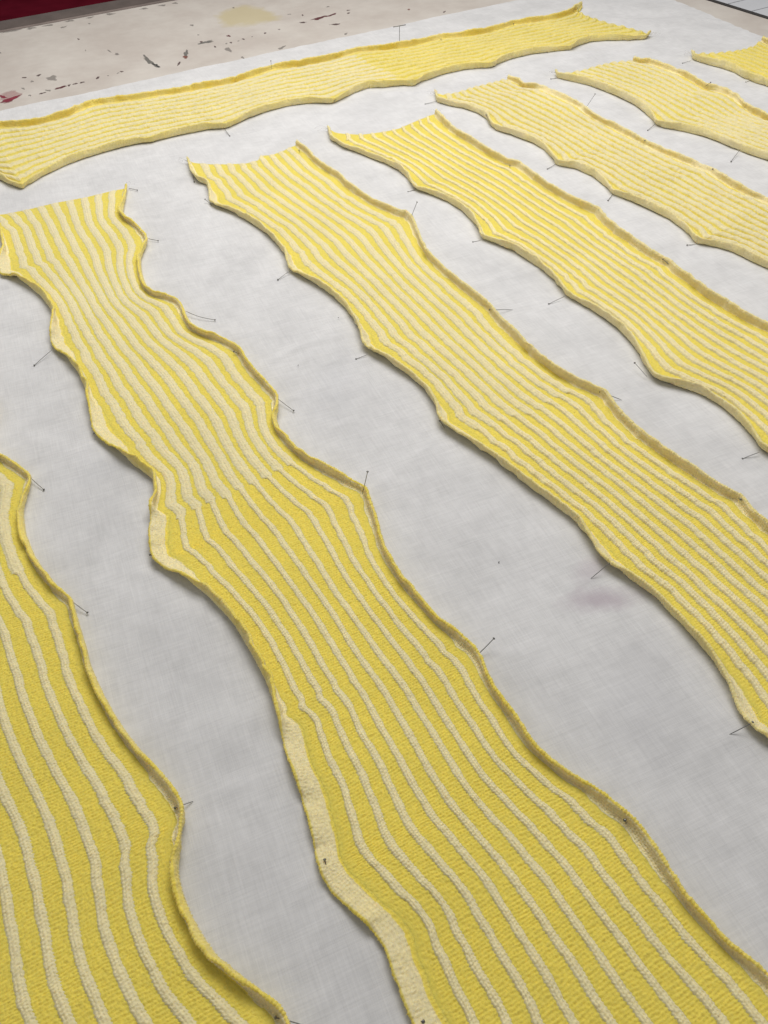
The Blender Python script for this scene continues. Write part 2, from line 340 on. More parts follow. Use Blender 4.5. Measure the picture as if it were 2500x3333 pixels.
def yarn_material():
    m, nt, bs = nodes_of('knit_yarn'); L = nt.links
    tc = N(nt, 'ShaderNodeTexCoord'); at = N(nt, 'ShaderNodeAttribute', attribute_name='tint')
    uvn = tc.outputs['UV']; ob = tc.outputs['Object']
    # ragged yarn boundary
    n1 = N(nt, 'ShaderNodeTexNoise', i_Scale=650.0, i_Detail=3.0); L.new(ob, n1.inputs['Vector'])
    dith = mathn(nt, 'MULTIPLY_ADD', mathn(nt, 'SUBTRACT', n1.outputs[0], 0.5), 0.34, at.outputs['Fac'])
    tint = N(nt, 'ShaderNodeClamp'); L.new(dith, tint.inputs[0])
    col = mixc(nt, tint.outputs[0], YELLOW, CREAM)
    # dye and fibre variation
    n2 = N(nt, 'ShaderNodeTexNoise', i_Scale=420.0, i_Detail=4.0, i_Roughness=0.7); L.new(ob, n2.inputs['Vector'])
    n3 = N(nt, 'ShaderNodeTexNoise', i_Scale=14.0, i_Detail=3.0); L.new(ob, n3.inputs['Vector'])
    v = mathn(nt, 'MULTIPLY_ADD', n2.outputs[0], 0.44, 0.78)
    v2 = mathn(nt, 'MULTIPLY_ADD', n3.outputs[0], 0.16, 0.92)
    vv = mathn(nt, 'MULTIPLY', v, v2)
    hs = N(nt, 'ShaderNodeHueSaturation'); L.new(vv, hs.inputs['Value']); L.new(col, hs.inputs['Color'])
    L.new(hs.outputs[0], bs.inputs['Base Color'])
    bs.inputs['Roughness'].default_value = 0.92
    bs.inputs['Specular IOR Level'].default_value = 0.15
    bs.inputs['Sheen Weight'].default_value = 0.25
    bs.inputs['Sheen Roughness'].default_value = 0.5
    bs.subsurface_method = 'BURLEY' if hasattr(bs, 'subsurface_method') else None
    bs.inputs['Subsurface Weight'].default_value = 0.45
    bs.inputs['Subsurface Radius'].default_value = (1.0, 0.62, 0.16)
    bs.inputs['Subsurface Scale'].default_value = 0.003
    # stitch relief: one cell per stitch in UV, plus fibre fuzz
    vo = N(nt, 'ShaderNodeTexVoronoi', i_Scale=1.0, i_Randomness=0.75); L.new(uvn, vo.inputs['Vector'])
    fz = N(nt, 'ShaderNodeTexNoise', i_Scale=2200.0, i_Detail=2.0); L.new(ob, fz.inputs['Vector'])
    h = mathn(nt, 'MULTIPLY_ADD', fz.outputs[0], 0.35, mathn(nt, 'MULTIPLY', vo.outputs['Distance'], -1.0))
    bp = N(nt, 'ShaderNodeBump', i_Strength=0.8, i_Distance=0.0007); L.new(h, bp.inputs['Height'])
    L.new(bp.outputs[0], bs.inputs['Normal'])
    return m
YELLOW = (0.90, 0.745, 0.13)
CREAM = (0.89, 0.80, 0.49)
YARN = yarn_material()

def cloth_material():
    m, nt, bs = nodes_of('muslin'); L = nt.links
    tc = N(nt, 'ShaderNodeTexCoord')
    mp = N(nt, 'ShaderNodeMapping'); mp.inputs['Rotation'].default_value = (0, 0, math.radians(7)); L.new(tc.outputs['Object'], mp.inputs[0])
    def streak(sx, sy, seed):
        k = N(nt, 'ShaderNodeMapping'); k.inputs['Scale'].default_value = (sx, sy, 1); k.inputs['Location'].default_value = (seed, seed, 0)
        L.new(mp.outputs[0], k.inputs[0])
        n = N(nt, 'ShaderNodeTexNoise', i_Scale=1.0, i_Detail=2.0, i_Roughness=0.6); L.new(k.outputs[0], n.inputs['Vector'])
        return n.outputs[0]
    warp, weft = streak(1100, 28, 3.0), streak(28, 1100, 9.0)
    slubx, sluby = streak(420, 45, 21.0), streak(45, 420, 33.0)
    th = mathn(nt, 'ADD', warp, weft)
    sl = mathn(nt, 'ADD', slubx, sluby)
    big = N(nt, 'ShaderNodeTexNoise', i_Scale=16.0, i_Detail=5.0, i_Roughness=0.62); L.new(mp.outputs[0], big.inputs['Vector'])
    dirt = ramp(nt, big.outputs[0], ((0.33, 0.885), (0.62, 1.0)))
    v = mathn(nt, 'MULTIPLY_ADD', mathn(nt, 'SUBTRACT', th, 1.0), 0.16, 1.0)
    v = mathn(nt, 'MULTIPLY_ADD', mathn(nt, 'SUBTRACT', sl, 1.0), 0.15, v)
    v = mathn(nt, 'MULTIPLY', v, dirt)
    mid = N(nt, 'ShaderNodeTexNoise', i_Scale=75.0, i_Detail=3.0); L.new(mp.outputs[0], mid.inputs['Vector'])
    v = mathn(nt, 'MULTIPLY', v, ramp(nt, mid.outputs[0], ((0.35, 0.955), (0.62, 1.0))))
    hs = N(nt, 'ShaderNodeHueSaturation'); hs.inputs['Color'].default_value = (0.80, 0.795, 0.795, 1); L.new(v, hs.inputs['Value'])
    col = hs.outputs[0]
    # dye stains soaked into the cloth (shape of their own, in cloth coordinates)
    wob = N(nt, 'ShaderNodeTexNoise', i_Scale=45.0, i_Detail=4.0, i_Roughness=0.65); L.new(tc.outputs['Object'], wob.inputs['Vector'])
    sep = N(nt, 'ShaderNodeSeparateXYZ'); L.new(tc.outputs['Object'], sep.inputs[0])
    def blot(cx, cy, rx, ry, rot, amount, colour, base):
        c, s = math.cos(rot), math.sin(rot)
        dx = mathn(nt, 'SUBTRACT', sep.outputs[0], cx); dy = mathn(nt, 'SUBTRACT', sep.outputs[1], cy)
        a = mathn(nt, 'DIVIDE', mathn(nt, 'ADD', mathn(nt, 'MULTIPLY', dx, c), mathn(nt, 'MULTIPLY', dy, s)), rx)
        b = mathn(nt, 'DIVIDE', mathn(nt, 'SUBTRACT', mathn(nt, 'MULTIPLY', dy, c), mathn(nt, 'MULTIPLY', dx, s)), ry)
        r = mathn(nt, 'SQRT', mathn(nt, 'ADD', mathn(nt, 'MULTIPLY', a, a), mathn(nt, 'MULTIPLY', b, b)))
        r = mathn(nt, 'ADD', r, mathn(nt, 'MULTIPLY', mathn(nt, 'SUBTRACT', wob.outputs[0], 0.5), 1.5))
        f = ramp(nt, mathn(nt, 'MULTIPLY', r, 0.5), ((0.15, amount), (0.62, 0.0)))
        return mixc(nt, f, base, colour)
    col = blot(0.291, 0.237, 0.027, 0.011, -0.35, 0.55, (0.45, 0.36, 0.42), col)
    col = blot(0.300, 0.262, 0.016, 0.010, 0.4, 0.35, (0.48, 0.40, 0.45), col)
    col = blot(0.075, 0.560, 0.06, 0.03, 0.2, 0.16, (0.50, 0.52, 0.58), col)
    col = blot(0.245, 0.545, 0.05, 0.025, 0.9, 0.18, (0.50, 0.51, 0.55), col)
    col = blot(0.255, 0.160, 0.05, 0.03, 0.9, 0.20, (0.52, 0.52, 0.55), col)
    L.new(col, bs.inputs['Base Color'])
    bs.inputs['Roughness'].default_value = 0.95
    bs.inputs['Specular IOR Level'].default_value = 0.1
    h = mathn(nt, 'ADD', th, mathn(nt, 'MULTIPLY', sl, 0.5))
    bp = N(nt, 'ShaderNodeBump', i_Strength=0.35, i_Distance=0.0003); L.new(h, bp.inputs['Height'])
    L.new(bp.outputs[0], bs.inputs['Normal'])
    return m
CLOTH = cloth_material()

def paint_material():
    m, nt, bs = nodes_of('worn_table_paint'); L = nt.links
    tc = N(nt, 'ShaderNodeTexCoord'); ob = tc.outputs['Object']
    n1 = N(nt, 'ShaderNodeTexNoise', i_Scale=9.0, i_Detail=6.0, i_Roughness=0.65); L.new(ob, n1.inputs['Vector'])
    n2 = N(nt, 'ShaderNodeTexNoise', i_Scale=60.0, i_Detail=4.0); L.new(ob, n2.inputs['Vector'])
    col = mixc(nt, ramp(nt, n1.outputs[0], ((0.38, 0.0), (0.66, 1.0))), (0.60, 0.54, 0.485), (0.70, 0.65, 0.59))
    v = mathn(nt, 'MULTIPLY_ADD', n2.outputs[0], 0.10, 0.95)
    hs = N(nt, 'ShaderNodeHueSaturation'); L.new(col, hs.inputs['Color']); L.new(v, hs.inputs['Value'])
    col = hs.outputs[0]
    # old yellow spill
    sep = N(nt, 'ShaderNodeSeparateXYZ'); L.new(ob, sep.inputs[0])
    dx = mathn(nt, 'DIVIDE', mathn(nt, 'SUBTRACT', sep.outputs[0], 0.622), 0.062)
    dy = mathn(nt, 'DIVIDE', mathn(nt, 'SUBTRACT', sep.outputs[1], 1.622), 0.072)
    r = mathn(nt, 'SQRT', mathn(nt, 'ADD', mathn(nt, 'MULTIPLY', dx, dx), mathn(nt, 'MULTIPLY', dy, dy)))
    r = mathn(nt, 'ADD', r, mathn(nt, 'MULTIPLY', mathn(nt, 'SUBTRACT', n1.outputs[0], 0.5), 1.6))
    f = ramp(nt, mathn(nt, 'MULTIPLY', r, 0.5), ((0.36, 0.75), (0.52, 0.0)))
    col = mixc(nt, f, col, (0.62, 0.53, 0.30))
    L.new(col, bs.inputs['Base Color'])
    bs.inputs['Roughness'].default_value = 0.62
    bs.inputs['Specular IOR Level'].default_value = 0.3
    bp = N(nt, 'ShaderNodeBump', i_Strength=0.25, i_Distance=0.0006); L.new(n2.outputs[0], bp.inputs['Height'])
    L.new(bp.outputs[0], bs.inputs['Normal'])
    return m
PAINT = paint_material()

def simple(name, col, rough=0.6, metal=0.0, var=0.15, scale=80.0, alpha=None, spec=0.4, mark=False):
    m, nt, bs = nodes_of(name); L = nt.links
    tc = N(nt, 'ShaderNodeTexCoord')
    n = N(nt, 'ShaderNodeTexNoise', i_Scale=scale, i_Detail=4.0); L.new(tc.outputs['Object'], n.inputs['Vector'])
    hs = N(nt, 'ShaderNodeHueSaturation'); hs.inputs['Color'].default_value = col+(1,)
    L.new(mathn(nt, 'MULTIPLY_ADD', n.outputs[0], 2*var, 1-var), hs.inputs['Value'])
    L.new(hs.outputs[0], bs.inputs['Base Color'])
    bs.inputs['Roughness'].default_value = rough; bs.inputs['Metallic'].default_value = metal
    bs.inputs['Specular IOR Level'].default_value = spec
    if alpha is not None:
        at = N(nt, 'ShaderNodeAttribute', attribute_name='tint') if mark else None
        f = mathn(nt, 'MULTIPLY_ADD', mathn(nt, 'SUBTRACT', n.outputs[0], 0.5), 1.6, at.outputs['Fac']) if mark else n.outputs[0]
        L.new(ramp(nt, f, ((0.25, 0.0), (0.7, alpha)) if mark else ((0.30, alpha*0.25), (0.62, alpha))), bs.inputs['Alpha'])
    return m
STEEL = simple('pin_steel', (0.22, 0.215, 0.205), 0.35, 1.0, 0.2, 300)
NYLON = simple('waste_nylon', (0.9, 0.9, 0.88), 0.35, 0.0, 0.05, 300, alpha=0.5)
FUZZ = simple('yarn_fuzz', (0.88, 0.80, 0.42), 0.9, 0.0, 0.1, 200, spec=0.1)
LINT = simple('dark_lint', (0.10, 0.09, 0.09), 0.9)
MARKM = {
 'red': simple('red_dye', (0.26, 0.022, 0.045), 0.5, 0, 0.3, 60, alpha=1.0, mark=True),
 'pink': simple('pink_dye_wash', (0.50, 0.25, 0.25), 0.6, 0, 0.15, 60, alpha=0.4, mark=True),
 'darkred': simple('dark_red_dye', (0.13, 0.03, 0.035), 0.5, 0, 0.5, 120, alpha=1.0, mark=True),
 'dark': simple('dark_brown_dye', (0.13, 0.085, 0.08), 0.6, 0, 0.4, 120, alpha=0.95, mark=True),
 'black': simple('black_dye', (0.06, 0.06, 0.055), 0.6, 0, 0.4, 120, alpha=1.0, mark=True),
 'grey': simple('grey_smudge', (0.30, 0.275, 0.25), 0.7, 0, 0.2, 90, alpha=0.6, mark=True),
 'smear': simple('dark_smear', (0.20, 0.19, 0.17), 0.7, 0, 0.3, 90, alpha=0.85, mark=True),
 'rust': simple('rust_dye', (0.24, 0.085, 0.06), 0.6, 0, 0.3, 120, alpha=0.95, mark=True)}
RAIL = simple('brushed_dark_metal', (0.17, 0.135, 0.12), 0.5, 0.4, 0.5, 25)
TRIM = simple('dark_table_trim', (0.035, 0.03, 0.028), 0.55, 0.0, 0.4, 40)
REDTOP = simple('red_painted_top', (0.085, 0.006, 0.013), 0.7, 0.0, 0.45, 22, spec=0.0)
MATW = simple('white_mat', (0.66, 0.67, 0.70), 0.5, 0.0, 0.04, 40)
LINEG = simple('grey_grid_line', (0.23, 0.23, 0.25), 0.6)

# ------------------------------------------------------------------ table, far bench, gridded mat
def slab(name, x0, x1, y0, y1, z0, z1, mat, parent=None, bev=0.0):
    b = bev
    v = [(x0, y0, z0), (x1, y0, z0), (x1, y1, z0), (x0, y1, z0),
         (x0, y0, z1-b), (x1, y0, z1-b), (x1, y1, z1-b), (x0, y1, z1-b),
         (x0+b, y0+b, z1), (x1-b, y0+b, z1), (x1-b, y1-b, z1), (x0+b, y1-b, z1)]
    f = [(3, 2, 1, 0), (0, 1, 5, 4), (1, 2, 6, 5), (2, 3, 7, 6), (3, 0, 4, 7),
         (4, 5, 9, 8), (5, 6, 10, 9), (6, 7, 11, 10), (7, 4, 8, 11), (8, 9, 10, 11)]
    return poly_mesh(name, v, f, mat, parent)

table = tag(slab('table_top', -700, 1352, -450, 1808, -40, -0.8, PAINT, bev=1.5), kind='structure')
for kind, c, a, b in MARKS:
    n = 18; ring = []
    r = np.random.default_rng(abs(int(c[0]*7+c[1]*13)) % 99991)
    ph = r.uniform(0, 6.28, 3)
    for i in range(n):
        t = 2*math.pi*i/n
        k = 1+0.22*math.sin(2*t+ph[0])+0.18*math.sin(3*t+ph[1])+0.15*math.sin(5*t+ph[2])+r.uniform(-.12, .12)
        ring.append((c[0]+k*(a[0]*math.cos(t)+b[0]*math.sin(t)), c[1]+k*(a[1]*math.cos(t)+b[1]*math.sin(t))))
    lift = {'pink': 0.06, 'grey': 0.10, 'smear': 0.14}.get(kind, 0.2)
    R_ = np.array([[c[0], c[1]]]*n); Q_ = np.array(ring)
    rows = [np.column_stack([R_+(Q_-R_)*k, np.full(n, -0.79+lift*z)]) for k, z in ((1.12, 0.0), (0.85, 0.7), (0.5, 1.0), (0.02, 1.0))]
    grid_mesh('paint_mark', np.array(rows), MARKM[kind], table, tint=np.array([[0.0], [0.45], [0.85], [1.0]])*np.ones((1, n)), closed_v=True)

bench = empty('red_bench')
tag(bench, 'dark red bench top with worn metal edge beyond the far table edge', 'bench')
prof = [(1838, -60), (1838, -16), (1840, -9), (1842, -6), (1844, -5), (1846, -8), (1852, -12), (1862, -9), (1880, -5), (1898, -5), (1908, -9), (1912, -16), (1912, -60)]
V = np.array([[(x, y+1.2*noise1(x, 5, 60), z) for (y, z) in prof] for x in np.linspace(-500, 1500, 80)])
grid_mesh('metal_edge', V, RAIL, bench, flip=True)
slab('dark_gap_strip', -500, 1500, 1812, 1837, -60, -13, TRIM, bench, 2)
slab('bench_top', -500, 1500, 1913, 2700, -60, -14, REDTOP, bench, 2)
slab('table_edge_trim', -700, 1352, 1808.3, 1811.5, -40, -3, TRIM, table)

mat_ = empty('gridded_mat')
tag(mat_, 'white mat with thin grey grid lines beyond the dark strip at upper right', 'mat')
slab('board', 1361, 2000, 200, 1808, -40, -0.5, MATW, mat_, 1)
slab('dark_edge', 1352.4, 1360.6, 200, 1808, -42, 0.6, TRIM, mat_, 1)
for i in range(-12, 10):
    y = 1107+55*i
    slab('grid_line', 1361.5, 1998, y-0.9, y+0.9, -0.6, -0.3, LINEG, mat_)

# ------------------------------------------------------------------ cloth
def cloth_z(x, y):
    z = 0.35*noise2(x, y, 11, 90)+0.22*noise2(x, y, 12, 38)+0.10*noise2(x, y, 13, 14)
    def crease(p, q, h, w, up):
        p, q = np.array(p), np.array(q); d = q-p; L = np.hypot(*d); d = d/L
        s = (x-p[0])*d[0]+(y-p[1])*d[1]; e = -(x-p[0])*d[1]+(y-p[1])*d[0]
        e = e+6*noise1(s, int(p[0]+p[1]) % 97, 45)
        return up*h*np.exp(-np.abs(e/w)**1.4)*smoothstep(s/30+.5)*smoothstep((L-s)/30+.5)*(0.75+0.25*noise1(s, 3, 30))
    z = z+crease((185, 600), (275, 618), 1.0, 5, 1)+crease((230, 621), (330, 606), 0.9, 4, 1)+crease((430, 615), (540, 612), 0.8, 4, 1)
    z = z+crease((1000, 1180), (1280, 1130), 2.4, 11, 1)+crease((1080, 1090), (1260, 1060), 2.2, 9, 1)+crease((1120, 1230), (1290, 1090), 2.2, 8, 1)
    z = z+crease((860, 1140), (1010, 1080), 2.0, 10, 1)+crease((950, 1130), (1090, 1050), 1.9, 8, 1)+crease((640, 1130), (760, 1085), 1.8, 8, 1)
    z = z+crease((1040, 1250), (1200, 1215), 2.0, 8, 1)+crease((520, 760), (640, 720), 0.7, 7, 1)+crease((250, 990), (300, 880), 0.6, 9, 1)
    z = z+crease((700, 1340), (1050, 1335), 0.7, 6, 1)+crease((230, 330), (300, 150), 0.5, 9, 1)+crease((60, 560), (20, 420), 0.5, 9, 1)
    z = z+crease((-200, 612), (1250, 622), 0.55, 4, 1)
    for i, (s_, e_, hd, pt) in enumerate(PINS):          # the cloth puckers a little at each pin
        if s_ == 'H': d = np.array([0.15, 1.0 if e_ == 'far' else -1.0])
        else: d = np.array([1.0 if e_ == 'right' else -1.0, 0.35*math.sin(i*2.3)])
        p0 = np.array(pt[:2])
        z = z+crease(p0-d*8, p0+d*(26+9*math.sin(i*1.7)), 0.8, 3.8, 1)
    z = z+0.9*np.clip(noise2(x*0.35+y*0.2, y-0.3*x, 14, 24)-0.45, 0, 1)
    return np.clip(z*1.25, -0.6, 2.4)
gx = np.linspace(-330, 1300, 560); gy = np.linspace(-220, 1412, 560)
XX, YY = np.meshgrid(gx, gy)
fx = np.clip((XX-1250)/50, 0, 1); fy = np.clip((YY-1360)/52, 0, 1)
XE = XX+fx*(0.115*(YY-1150)-8+2.0*noise1(YY, 31, 9)+4*noise1(YY, 32, 60))
YE = YY+fy*(-4+1.0*noise1(XX, 33, 9)+2.5*noise1(XX, 34, 90))
V = np.stack([XE, YE, cloth_z(XX, YY)], -1)
cloth = grid_mesh('muslin_cloth', V, CLOTH)
tag(cloth, 'large white woven muslin cloth with faint creases spread under the strips', 'cloth')
lint_pts = [(300, 640), (232, 590), (352, 480), (612, 690), (1060, 1290), (150, 480), (520, 940), (250, 300), (430, 500), (575, 760)]
lv, lf = [], []
for i, (x, y) in enumerate(lint_pts):
    r = 0.7; o = len(lv); z = 0.9
    lv += [(x-r, y-r*.5, z), (x+r*.8, y-r*.6, z), (x+r, y+r*.6, z), (x-r*.5, y+r*.5, z), (x, y, z+.5)]
    lf += [(o, o+1, o+4), (o+1, o+2, o+4), (o+2, o+3, o+4), (o+3, o, o+4)]
tag(poly_mesh('lint', lv, lf, LINT), kind='stuff')

# ------------------------------------------------------------------ knitted strips
ROW, COLW, THICK = 2.0, 2.0, 2.6
def build_strip(key, label, side0, side1, end, horizontal=False, frac=(0.6, 0.4), s_switch=None, soft=False,
                rib_tint=(1.0, 1.0), ground_tint=(0.0, 0.0), th0=(60, 120), th1=(75, 115), bandL=((11, 13), (11, 13)), band_w=9.0, q_end=60, nrib=9,
                out_tint=(0.6, 0.6), rim_tint=0.1, hem=None, band_tint=1.0, rib_h=1.5, seed=1):
    seed = seed*100
    root = empty('knitted_strip'); tag(root, label, 'knitted strip', 'yellow knitted strips pinned out on the cloth')
    def tolocal(p):
        p = np.asarray(p, float)
        return np.stack([p[:, 1], -p[:, 0]], -1) if horizontal else np.stack([p[:, 0], -p[:, 1]], -1)
    def toworld(a, q, z):
        return np.stack([-q, a, z], -1) if horizontal else np.stack([a, -q, z], -1)
    S0, S1 = tolocal(side0), tolocal(side1)
    w_mean = np.mean(np.interp(S0[:, 1], S1[:, 1], S1[:, 0])-S0[:, 0]) if len(S1) > 4 else 140.0
    w_mean = np.clip(w_mean, 118, 165)
    # edge curves on a dense 1 mm grid, continued past the traced length with the same scallops
    qa = min(S0[0, 1], S1[0, 1])-30
    qq = np.arange(qa, q_end+1, 1.0)
    def curve(S, O, sign, ph):
        a = np.interp(qq, S[:, 1], S[:, 0])
        last = S[-1, 1]; m = np.mean(S[-min(len(S), 12):, 0])
        if len(S) < 5: m = np.mean(O[:, 0])+sign*w_mean
        ext = m+sign*(6*np.abs(np.sin((qq-last)/75*math.pi+ph))*-1+3)+3*noise1(qq, seed+5, 60)
        wgt = smoothstep((qq-last)/35)
        a = a*(1-wgt)+ext*wgt
        return gsmooth(a, 2.6)
    a0, a1 = curve(S0, S1, -1, .3), curve(S1, S0, 1, 1.1)
    L = q_end-max(S0[0, 1], S1[0, 1])-5
    q00, q10 = S0[0, 1], S1[0, 1]; qm = 0.5*(q00+q10)
    # adaptive sampling along the strip
    s_list = [0.0]
    while s_list[-1] < L:
        s = s_list[-1]; q = qm+s
        am = np.interp(q, qq, 0.5*(a0+a1))
        pts = np.array([toworld(am+o, q, 0.0) for o in (-75, -35, 0, 35, 75)])
        px, dep = project(pts)
        inside = ((px[:, 0] > -120) & (px[:, 0] < 2620) & (px[:, 1] > -120) & (px[:, 1] < 3453) & (dep > 50)).any()
        s_list.append(s+(max(0.52, dep.min()/830*0.80) if inside else 7.0))
    s = np.array(s_list); ns = len(s); ds = np.gradient(s)
    amp = np.clip((0.95-ds)/0.35, 0, 1)
    ql = q00+s+(qm-q00)*smoothstep(s/90); qr = q10+s+(qm-q10)*smoothstep(s/90)
    def side_frame(qv, a, sign):
        av = np.interp(qv, qq, a)
        asm = gsmooth(a, 7.0)
        sl = np.interp(qv, qq, np.gradient(asm))           # da/dq
        n = np.stack([np.full(ns, sign), -sign*sl], -1); n /= np.linalg.norm(n, axis=1)[:, None]
        mean = gsmooth(a, 38.0)
        dev = sign*np.interp(qv, qq, a-mean)
        o = smoothstep((dev+5.0)/11.0)
        return np.stack([av, qv], -1), n, o
    E0, n0, o0 = side_frame(ql, a0, -1.0)
    E1, n1, o1 = side_frame(qr, a1, 1.0)
    if hem is not None:                                  # stretches where the left selvedge lies flat as a hem
        for s0_, s1_ in hem:
            o0 = np.maximum(o0, smoothstep((s-s0_)/22)*smoothstep((s1_-s)/22))
    base, rolls = [], []
    for si, (E, n, o, th, bl) in enumerate(((E0, n0, o0, th0, bandL), (E1, n1, o1, th1, bandL))):
        theta = np.radians(th[1]+(th[0]-th[1])*o+11*noise1(s, seed+11+si, 22)+11*noise1(s, seed+13+si, 9)+5*noise1(s, seed+14+si, 4))
        tip = np.exp(-s/9.0)
        theta = theta+math.radians(30)*tip
        Lb = (bl[si][1]+(bl[si][0]-bl[si][1])*o+1.2*noise1(s, seed+15+si, 30)+0.6*noise1(s, seed+16+si, 8))*(1-0.45*tip)
        ni, nco, no = 21, 6, 10
        z0 = THICK/2
        fd = np.linspace(0, 1, 41)
        bend = np.clip(6.5/Lb, 0.25, 0.9)[:, None]          # the fabric turns up within a few millimetres, then stands
        phd = theta[:, None]*(0.82*smoothstep(fd[None]/bend)+0.18*fd[None])
        step = Lb[:, None]/40
        mxd = np.concatenate([np.zeros((ns, 1)), np.cumsum(0.5*(np.cos(phd[:, 1:])+np.cos(phd[:, :-1]))*step, 1)], 1)
        mzd = z0+np.concatenate([np.zeros((ns, 1)), np.cumsum(0.5*(np.sin(phd[:, 1:])+np.sin(phd[:, :-1]))*step, 1)], 1)
        gi = np.round(np.linspace(0, 40, ni)).astype(int); go = np.round(np.linspace(40, 0, no)).astype(int)
        f_in, f_o = fd[gi], fd[go]
        t2 = THICK/2*(1+0.15*f_in)[None]
        ix = mxd[:, gi]-t2*np.sin(phd[:, gi]); iz = mzd[:, gi]+t2*np.cos(phd[:, gi])
        cap = np.linspace(0, math.pi, nco)[1:-1]
        te = THICK/2*1.15
        tl = phd[:, -1]; mx = mxd[:, -1]; mz = mzd[:, -1]
        cx = mx[:, None]+te*(-np.sin(tl)[:, None]*np.cos(cap)[None]+np.cos(tl)[:, None]*np.sin(cap)[None])
        cz = mz[:, None]+te*(np.cos(tl)[:, None]*np.cos(cap)[None]+np.sin(tl)[:, None]*np.sin(cap)[None])
        ox = mxd[:, go]+THICK/2*np.sin(phd[:, go]); oz = mzd[:, go]-THICK/2*np.cos(phd[:, go])
        X = np.concatenate([ix, cx, ox], 1); Zp = np.concatenate([iz, cz, oz], 1)
        xm = X.max(1)
        # relief: knit columns on the band, row bumps on the rim
        ncol = X.shape[1]
        row = s/ROW
        k = np.arange(ncol)
        fa = np.concatenate([f_in, np.full(nco-2, 1.0), f_o])
        arc = (1-fa)[None]*Lb[:, None]                       # distance from the fabric edge
        colph = arc/COLW
        rel = 0.22*np.cos(2*np.pi*(row[:, None]+0.5*np.abs((colph % 1)-0.5)*2+si*.3))*amp[:, None]
        rel = rel-0.30*(np.cos(2*np.pi*colph) > 0.6)*np.clip(amp+.5, 0, 1)[:, None]
        rim = ((k >= ni-1) & (k < ni+nco-1)).astype(float)
        rel = rel+rim[None]*(0.07*np.cos(2*np.pi*row)[:, None]*amp[:, None]+0.32*noise1(s, seed+17+si, 2.4)[:, None])
        rel = rel+(0.14+0.06*(1-amp))[:, None]*rng.normal(size=rel.shape)
        rel[:, 0] = 0; rel[:, -1] = 0
        gxn = np.gradient(X, axis=1); gzn = np.gradient(Zp, axis=1); ln = np.hypot(gxn, gzn)+1e-6
        X = X-gzn/ln*rel; Zp = Zp+gxn/ln*rel
        X = np.where(np.arange(ncol)[None] >= 0, X, X)
        lift = 4.5*np.exp(-s/7.0)+np.clip(0.7*noise1(s, seed+19+si, 35), 0, 1)*(1-o)
        Zp = np.maximum(Zp, 0.05)+lift[:, None]*np.clip(X/(xm[:, None]+1e-6), 0, 1)
        B = E-n*xm[:, None]
        base.append(B)
        A = B[:, 0][:, None]+n[:, 0][:, None]*X; Q = B[:, 1][:, None]+n[:, 1][:, None]*X
        rolls.append((A, Q, Zp, arc, rim, ni, nco, no))
    su = np.arange(0, s[-1], 1.0)
    bsm = [np.interp(s, su, gsmooth(np.interp(su, s, base[i][:, 0]), 45.0)) for i in (0, 1)]
    # end line bulge
    if end is not None:
        En = tolocal(end)
        uu = np.clip((En[:, 0]-En[0, 0])/(En[-1, 0]-En[0, 0]+1e-9), 0, 1)
        chord = En[0, 1]+(En[-1, 1]-En[0, 1])*uu
        eo = En[:, 1]-chord
        od = np.argsort(uu); eu, ev = uu[od], eo[od]
    else: eu, ev = np.array([0, .5, 1.]), np.array([0, 4., 0])
    def bulge(u, ss): return np.interp(u, eu, ev)*(1-smoothstep(ss/55.0))
    def flat(u, jit=0.0):
        """u (ns, k) -> a, q, z of the fabric face"""
        u0, u1 = (1-u)**3.0, np.clip(u, 0, 1)**3.0
        a = bsm[0][:, None]*(1-u)+bsm[1][:, None]*u+(base[0][:, 0]-bsm[0])[:, None]*u0+(base[1][:, 0]-bsm[1])[:, None]*u1
        q = base[0][:, 1][:, None]*(1-u)+base[1][:, 1][:, None]*u+bulge(u, s[:, None])*np.sin(np.pi*np.clip(u, 0, 1))**0.25
        e = np.clip(np.minimum(u, 1-u)*12, 0, 1)
        z = THICK+e*(0.5+0.5*noise2(a, q, seed+21, 26)+0.35*noise2(a, q, seed+22, 60))*0.8
        return a, q, z
    wid = np.hypot(*(base[1]-base[0]).T)
    # --- ground panel
    dmid = np.median(ds[ds < 5]) if (ds < 5).any() else 1.5
    ncg = int(np.clip(np.mean(wid)/max(0.72, dmid*1.15), 50, 170))
    u = np.broadcast_to(np.linspace(0, 1, ncg)[None], (ns, ncg))
    a, q, z = flat(u)
    cph = u*np.mean(wid)/COLW
    row = s[:, None]/ROW+0.26*noise2(a, q, seed+23, 3.2)
    cc = cph+0.22*noise2(a, q, seed+25, 4)+0.5*(np.floor(row) % 2)
    purl = 0.24*np.cos(2*np.pi*row+0.9*np.cos(2*np.pi*cc))*amp[:, None]
    pit = -0.75*np.clip(-np.cos(2*np.pi*row)-0.2, 0, 1)*np.clip(np.cos(2*np.pi*cc)-0.1, 0, 1)*(0.8+0.5*noise2(a, q, seed+26, 3))
    pit = (pit-0.35*np.clip(noise2(a, q, seed+24, 1.6)-0.3, 0, 1))*amp[:, None]
    edge = np.clip(np.minimum(u, 1-u)*25, 0, 1)
    z = z+(purl+pit+(0.08+0.03*(1-amp))[:, None]*rng.normal(size=z.shape))*edge
    gt = ground_tint[0]+(ground_tint[1]-ground_tint[0])*smoothstep((s-(s_switch or 1e9))/25+.5)
    V = toworld(a, q, z)
    skirt = V[:1].copy(); skirt[..., 2] = 0.1
    endn = V[:1]-V[4:5]; endn[..., 2] = 0
    skirt = skirt+endn*0.0
    V = np.concatenate([skirt, V], 0)
    uv = np.stack([np.broadcast_to(cph, (ns, ncg)), np.broadcast_to(s[:, None]/ROW, (ns, ncg))], -1)
    uv = np.concatenate([uv[:1]-[0, 1], uv], 0)
    tt = np.concatenate([[gt[0]], gt])[:, None]
